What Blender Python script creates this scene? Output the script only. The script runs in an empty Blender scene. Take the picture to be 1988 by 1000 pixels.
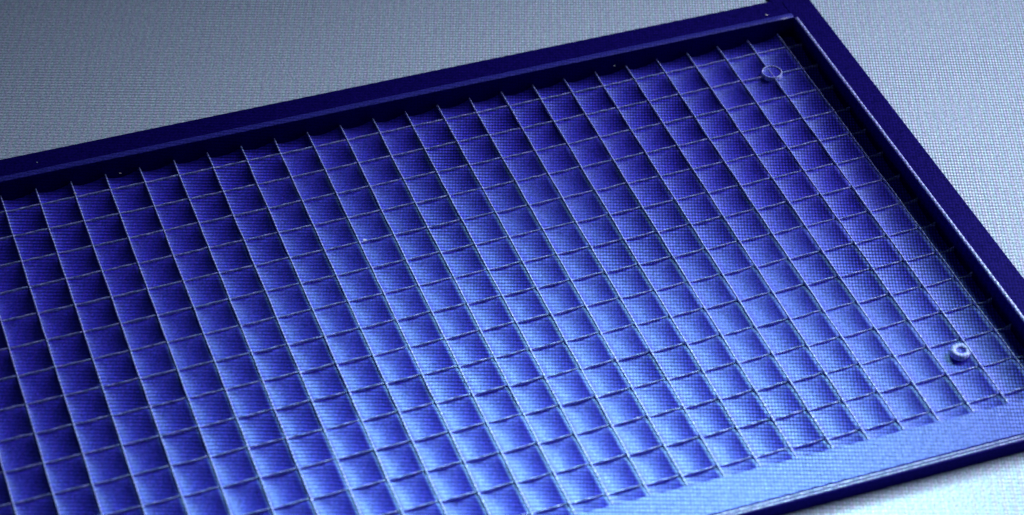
import bpy, bmesh, math, random
from mathutils import Vector, Matrix
random.seed(7)
sc = bpy.context.scene
S = 0.01                       # one grid cell of the tray is one centimetre wide
ASP = 1.122                    # cells are a little longer than wide

# ------------------------------------------------------------------ camera
def rod(w):
    th = w.length; k = w/th
    K = Matrix(((0, -k.z, k.y), (k.z, 0, -k.x), (-k.y, k.x, 0)))
    return Matrix.Identity(3) + math.sin(th)*K + (1-math.cos(th))*(K @ K)
R = rod(Vector((2.257654514458582, -0.38600207937055014, 0.18589365566446922)))
T = Vector((-14.602649241256014, -2.0071708540677515, 71.85213136627817))
CP = -(R.transposed() @ T)
cd = bpy.data.cameras.new('camera'); cam = bpy.data.objects.new('camera', cd)
sc.collection.objects.link(cam); sc.camera = cam
rx, ry, rz = R[0], -R[1], -R[2]
M = Matrix(((rx.x, ry.x, rz.x, CP.x*S), (rx.y, ry.y, rz.y, CP.y*S), (rx.z, ry.z, rz.z, CP.z*S), (0, 0, 0, 1)))
cam.matrix_world = M
cd.sensor_width = 36; cd.lens = 36*4911.42/1988
cd.clip_start = 0.01; cd.clip_end = 50

# ------------------------------------------------------------------ world, lamp, exposure
w = bpy.data.worlds.new("World"); sc.world = w; w.use_nodes = True
w.node_tree.nodes['Background'].inputs[0].default_value = (0.35, 0.45, 0.75, 1)
w.node_tree.nodes['Background'].inputs[1].default_value = 0.06

def area(name, target, az, el, dist, sx, sy, power, col, spread=180):
    l = bpy.data.lights.new(name, 'AREA'); l.shape = 'RECTANGLE'; l.size = sx*S; l.size_y = sy*S
    l.energy = power; l.color = col; l.spread = math.radians(spread)
    o = bpy.data.objects.new(name, l); sc.collection.objects.link(o)
    az, el = math.radians(az), math.radians(el)
    d = Vector((math.cos(el)*math.cos(az), math.cos(el)*math.sin(az), math.sin(el)))
    o.location = (Vector(target) + d*dist)*S
    o.rotation_euler = d.to_track_quat('Z', 'Y').to_euler()
    return o
area('key_softbox', (15, -26, 0), 22, 31, 62, 46, 28, 1.25, (0.84, 0.93, 1.0), 62)
area('sheen_softbox', (9, -22, 0), 58, 36, 36, 17, 12, 0.27, (0.56, 1.0, 0.84), 34)
cd.dof.use_dof = True; cd.dof.aperture_fstop = 15
cd.dof.focus_distance = (Vector((8, -3, 0)) - CP).dot(R[2])*S
sc.view_settings.view_transform = 'Standard'; sc.view_settings.look = 'None'
sc.view_settings.exposure = 0.0; sc.view_settings.gamma = 1.0

# ------------------------------------------------------------------ materials
VD = Vector((R[2].x, R[2].y, 0)).normalized()        # ground axes of the screen-pixel raster, lined up with the view
VR = Vector((VD.y, -VD.x, 0))
def raster_nodes(nt, depth, pu=0.085, pv=0.135):
    """screen-pixel raster imitated as a fine two-way surface grain (solid texture in real coordinates)"""
    N, L = nt.nodes, nt.links
    g = N.new('ShaderNodeNewGeometry')
    def dot(vec):
        d = N.new('ShaderNodeVectorMath'); d.operation = 'DOT_PRODUCT'
        L.new(g.outputs['Position'], d.inputs[0]); d.inputs[1].default_value = vec; return d.outputs['Value']
    def math_(op, a, b=None, c=None):
        m = N.new('ShaderNodeMath'); m.operation = op
        for i, v in enumerate((a, b, c)):
            if v is None: continue
            if isinstance(v, (int, float)): m.inputs[i].default_value = v
            else: L.new(v, m.inputs[i])
        return m.outputs[0]
    u = dot(tuple(VR*(2*math.pi/(pu*S))))
    v = dot(tuple((VD + Vector((0, 0, 1.15)))*(2*math.pi/(pv*S))))
    su, sv = math_('SINE', u), math_('SINE', v)
    nz = N.new('ShaderNodeTexNoise'); nz.inputs['Scale'].default_value = 22; nz.inputs['Detail'].default_value = 2
    L.new(g.outputs['Position'], nz.inputs['Vector'])
    fn = N.new('ShaderNodeTexNoise'); fn.inputs['Scale'].default_value = 1900; fn.inputs['Detail'].default_value = 2
    L.new(g.outputs['Position'], fn.inputs['Vector'])
    nv = math_('MULTIPLY_ADD', nz.outputs['Fac'], 1.6, -0.3)
    side = math_('MULTIPLY_ADD', dot((1/(30*S), 0, 0)), 1.0, -0.1); 
    side = math_('MINIMUM', math_('MAXIMUM', side, 0.1), 1.0)
    a = math_('MULTIPLY_ADD', su, math_('MULTIPLY', math_('MULTIPLY', side, nv), 1.1*depth), 1.0)
    b = math_('MULTIPLY_ADD', sv, math_('MULTIPLY', nv, 0.8*depth), 1.0)
    ab = math_('MULTIPLY', a, b)
    f = math_('MULTIPLY_ADD', fn.outputs['Fac'], 2.0, 0.0)
    return math_('MULTIPLY', ab, f), u, fn, math_

def mat(name, col, rough=0.5, spec=0.5, depth=0.5, trans=0.0, tint=0.0, grain=1.0, speccol=None):
    m = bpy.data.materials.new(name); m.use_nodes = True; nt = m.node_tree; N, L = nt.nodes, nt.links
    b = N['Principled BSDF']
    fac, u, nz, math_ = raster_nodes(nt, depth)
    # slight green / pink fringe of the imitated screen pixels
    ph = math_('MULTIPLY', u, 0.3333)
    sg, sr = math_('SINE', ph), math_('SINE', math_('ADD', ph, 2.1))
    cc = N.new('ShaderNodeCombineColor')
    L.new(math_('MULTIPLY', math_('MULTIPLY_ADD', sr, tint, 1.0), col[0]), cc.inputs[0])
    L.new(math_('MULTIPLY', math_('MULTIPLY_ADD', sg, tint, 1.0), col[1]), cc.inputs[1])
    cc.inputs[2].default_value = col[2]
    hv = N.new('ShaderNodeVectorMath'); hv.operation = 'MULTIPLY_ADD'
    L.new(nz.outputs['Color'], hv.inputs[0]); hv.inputs[1].default_value = (1.6*grain, 1.6*grain, 0.9*grain); hv.inputs[2].default_value = (1-.8*grain, 1-.8*grain, 1-.45*grain)
    hm = N.new('ShaderNodeVectorMath'); hm.operation = 'MULTIPLY'; L.new(cc.outputs[0], hm.inputs[0]); L.new(hv.outputs[0], hm.inputs[1])
    mx = N.new('ShaderNodeVectorMath'); mx.operation = 'SCALE'
    L.new(hm.outputs[0], mx.inputs[0]); L.new(fac, mx.inputs['Scale'])
    L.new(mx.outputs[0], b.inputs['Base Color'])
    b.inputs['Roughness'].default_value = rough
    sp = math_('MULTIPLY', fac, spec); L.new(sp, b.inputs['Specular IOR Level'])
    if speccol: b.inputs['Specular Tint'].default_value = (*speccol, 1)
    return m
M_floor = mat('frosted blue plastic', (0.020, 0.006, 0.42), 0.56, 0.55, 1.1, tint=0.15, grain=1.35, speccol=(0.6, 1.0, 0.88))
M_floor.node_tree.nodes['Principled BSDF'].inputs['Sheen Weight'].default_value = 0.03
M_rib = mat('blue plastic rib', (0.27, 0.31, 0.72), 0.5, 0.4, 0.9)  # paler than the floor: light caught by the rib tops is put into the colour
M_rim = mat('navy rim plastic', (0.005, 0.002, 0.10), 0.6, 0.03, 0.4, speccol=(0.3, 0.3, 1.0))
M_bead = mat('polished edge with painted highlight', (0.28, 0.30, 0.70), 0.35, 0.8, 0.8)  # bright base colour carries the highlight along the rim edge, besides the gloss
M_edge = mat('soft blue edge', (0.02, 0.02, 0.25), 0.4, 0.3, 0.5)
M_bg = mat('pale raster surface', (0.44, 0.52, 0.70), 0.7, 0.15, 0.7, tint=0.06, grain=.5)
M_dust = mat('pale dust', (0.5, 0.5, 0.55), 0.9, 0.1, 0.1)

# ------------------------------------------------------------------ helpers
def link(name, bm, m, parent=None, smooth=False):
    me = bpy.data.meshes.new(name); bmesh.ops.recalc_face_normals(bm, faces=bm.faces)
    bm.to_mesh(me); bm.free(); me.materials.append(m)
    if smooth:
        for p in me.polygons: p.use_smooth = True
    o = bpy.data.objects.new(name, me); sc.collection.objects.link(o)
    if parent: o.parent = parent
    return o
def box(x0, x1, y0, y1, z0, z1, bev=0.0, seg=2):
    bm = bmesh.new()
    bmesh.ops.create_cube(bm, size=1, matrix=Matrix.Translation(((x0+x1)/2*S, (y0+y1)/2*S, (z0+z1)/2*S)) @ Matrix.Diagonal(((x1-x0)*S, (y1-y0)*S, (z1-z0)*S, 1)))
    if bev: bmesh.ops.bevel(bm, geom=list(bm.edges), offset=bev*S, segments=seg, affect='EDGES', profile=0.5)
    return bm
def sweep(pts, prof):
    """carry a closed profile [(across, up)] along a nearly straight line of points"""
    bm = bmesh.new(); rings = []
    for i, p in enumerate(pts):
        a, b = pts[max(i-1, 0)], pts[min(i+1, len(pts)-1)]
        d = (Vector(b) - Vector(a)); d.z = 0; d.normalize(); n = Vector((-d.y, d.x, 0))
        rings.append([bm.verts.new((Vector(p) + n*q[0] + Vector((0, 0, q[1])))*S) for q in prof])
    k = len(prof)
    for r0, r1 in zip(rings, rings[1:]):
        for j in range(k): bm.faces.new((r0[j], r0[(j+1) % k], r1[(j+1) % k], r1[j]))
    bm.faces.new(rings[0]); bm.faces.new(rings[-1][::-1])
    return bm

FL, GR = -0.25, -0.31          # floor of the tray, surface it lies on; rib tops are at 0
XL, XR, YF, YN = -5.5, 24.5, -0.44, -18.48
root = bpy.data.objects.new('tray', None); sc.collection.objects.link(root)
root['label'] = 'dark blue plastic tray with a ribbed grid floor and a raised flat rim'
root['category'] = 'tray'

# ------------------------------------------------------------------ the setting
bm = bmesh.new(); bmesh.ops.create_grid(bm, x_segments=8, y_segments=8, size=1.5, matrix=Matrix.Translation((0.1, -0.05, GR*S)))
g = link('ground', bm, M_bg); g['kind'] = 'structure'

# ------------------------------------------------------------------ tray body
link('base', box(XL, XR+.1, YN-.1, YF+.1, GR+.01, FL-.03), M_rim, root)
def fade(c, r): return max(0, min(1, (c+5)/22))*max(0, min(1, (r+1)/12))   # the moulding gets shallower this way
def cell_z(u, v, k):               # a shallow off-centre bowl with fillets at the ribs
    z = FL + .45*(u-.36)**2 + .035*math.exp(-(1-u)*8) + .20*(1-.85*k)*(v-.62)**2 + .05*math.exp(-u*9)
    t = math.exp(-v*(5+3*k))       # the floor sweeps up to the foot of the cross rib
    z += (-.05-.10*k-.045*k*(1-u)**2 - z)*t*.93
    return min(z, -.03)
bm = bmesh.new(); NU = 11
st = [.03+.94*k/(NU-1) for k in range(NU)]
xs = [c + k for c in range(-6, 25) for k in st]; xs = [XL] + [x for x in xs if XL < x < XR] + [XR]
ys = [-(r + k)*ASP for r in range(0, 16) for k in st]; ys = [YF] + [y for y in ys if YF > y > -17.29] + [-17.29]
rnd = {}
V = []
for y in ys:
    row = []
    for x in xs:
        cx, cy = math.floor(x), math.floor(-y/ASP)
        d = rnd.setdefault((cx, cy), random.uniform(-.012, .012))
        row.append(bm.verts.new(Vector((x, y, d + cell_z(x-cx, -y/ASP-cy, fade(x, -y/ASP))))*S))
    V.append(row)
for A, B in zip(V, V[1:]):
    for i in range(len(xs)-1): bm.faces.new((A[i], B[i], B[i+1], A[i+1]))
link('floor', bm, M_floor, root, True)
link('wall', box(XL-.5, XR+.02, YF+.02, YF+.3, FL-.02, .39, .01), M_rim, root)
link('wall', box(XR+.02, XR+.3, YN-.2, YF+.3, FL-.021, .391, .01), M_rim, root)
link('wall', box(XL-.3, XL-.02, YN-.1, YF+.02, FL-.019, .389, .01), M_rim, root)
link('rim', box(XL-.9, XR-.02, YF, .58, .37, .50, .03), M_rim, root)
link('rim', box(XR-.02, 25.37, YN-.7, .60, .37, .503, .03), M_rim, root)
link('rim', box(XL-.9, XL, YN-.7, YF, .37, .501, .03), M_rim, root)
link('corner_block', box(24.15, 25.36, .40, 1.1, .30, .505, .04), M_rim, root)
# front rail, lower than the other three sides
link('front_rail', box(XL-.3, 25.2, -18.78, YN, GR+.005, .10, .03), M_rim, root)
link('ledge', box(XL, XR, YN+.005, -17.28, FL-.01, -0.03, .03), M_floor, root)

def halfround(w, h, n=7):
    return [(w*math.cos(math.pi*i/n), h*math.sin(math.pi*i/n)-.01) for i in range(n+1)]
def line(a, b, n, jit=0.0, jz=0.0):
    out = []
    for i in range(n+1):
        t = i/n; out.append((a[0]+(b[0]-a[0])*t+random.uniform(-jit, jit), a[1]+(b[1]-a[1])*t+random.uniform(-jit, jit), a[2]+random.uniform(-jz, jz)))
    return out
link('edge_bead', sweep(line((24.57, -.50, .50), (24.57, -19.1, .50), 60, .004, .004), halfround(.055, .045)), M_bead, root, True)
link('edge_bead', sweep(line((XL, -.31, .495), (24.5, -.33, .495), 60, .004, .003), halfround(.12, .035)), M_edge, root, True)
for y in (-18.60, -18.70):
    link('edge_bead', sweep(line((XL-.2, y, .10), (25.1, y, .10), 60, .003, .003), halfround(.03, .035, 5)), M_bead, root, True)

# ------------------------------------------------------------------ ribs
def prof(top, base, h, r=.02):
    return [(-base/2, -h), (-top/2, -r), (-top/2+r*.7, 0), (top/2-r*.7, 0), (top/2, -r), (base/2, -h)]
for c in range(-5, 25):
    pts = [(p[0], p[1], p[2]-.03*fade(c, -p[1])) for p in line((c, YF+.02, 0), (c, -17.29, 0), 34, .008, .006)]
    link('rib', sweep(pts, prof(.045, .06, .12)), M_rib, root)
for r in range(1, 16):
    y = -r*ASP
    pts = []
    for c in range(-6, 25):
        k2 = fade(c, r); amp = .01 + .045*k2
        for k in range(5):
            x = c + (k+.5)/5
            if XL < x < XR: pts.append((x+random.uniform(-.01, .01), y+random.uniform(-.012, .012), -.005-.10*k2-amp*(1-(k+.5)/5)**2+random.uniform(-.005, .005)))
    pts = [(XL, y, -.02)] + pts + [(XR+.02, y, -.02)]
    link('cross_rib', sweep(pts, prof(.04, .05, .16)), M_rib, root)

# round ejector bosses
def ring(x, y, ro, ri, z0, z1, dip):
    bm = bmesh.new(); n = 28; P = [(.001, z1-dip), (ri*.8, z1-dip), (ri, z1-.01), (ri+.03, z1), (ro-.03, z1), (ro, z1-.03), (ro, z0)]; V = []
    for i in range(n):
        a = 2*math.pi*i/n
        V.append([bm.verts.new(Vector((x+q[0]*math.cos(a), y+q[0]*math.sin(a), q[1]))*S) for q in P])
    for i in range(n):
        A, B = V[i], V[(i+1) % n]
        for j in range(len(P)-1): bm.faces.new((A[j], A[j+1], B[j+1], B[j]))
    return bm
for bx, by, ro, ri, bz in ((23.03, -2.20, .32, .26, .0), (22.78, -15.05, .28, .12, -.08)):
    boss = link('round_boss', ring(bx, by, ri+.03, ri-.02, FL, bz+.012, .03), M_floor, root, True)
    bm = bmesh.new(); n = 32; V = []
    for i in range(n):
        a = 2*math.pi*i/n; rr = ((ri, 0), (ri+.01, .02), ((ri+ro)/2, .032), (ro-.01, .02), (ro, -.12))
        V.append([bm.verts.new(Vector((bx+q*math.cos(a), by+q*math.sin(a), z+bz))*S) for q, z in rr])
    for i in range(n):
        for j in range(4): bm.faces.new((V[i][j], V[(i+1) % n][j], V[(i+1) % n][j+1], V[i][j+1]))
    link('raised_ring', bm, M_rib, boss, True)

# ------------------------------------------------------------------ dust
bm = bmesh.new()
for x, y, z, r in [(0.4, -1.75, FL, .035), (3.4, -.55, .02, .03), (2.0, -1.0, .0, .035), (9.2, -5.4, FL, .12), (18.6, -.46, .1, .03), (23.75, -.05, .50, .04), (1.2, .1, .5, .02), (6.0, -2.6, FL, .02)]:
    for k in range(3):
        bmesh.ops.create_icosphere(bm, subdivisions=1, radius=r*S*(1-.25*k), matrix=Matrix.Translation(((x+.5*r*k)*S, (y-.4*r*k)*S, z*S)) @ Matrix.Diagonal((1, .8, .35, 1)))
d = link('dust', bm, M_dust); d['kind'] = 'stuff'
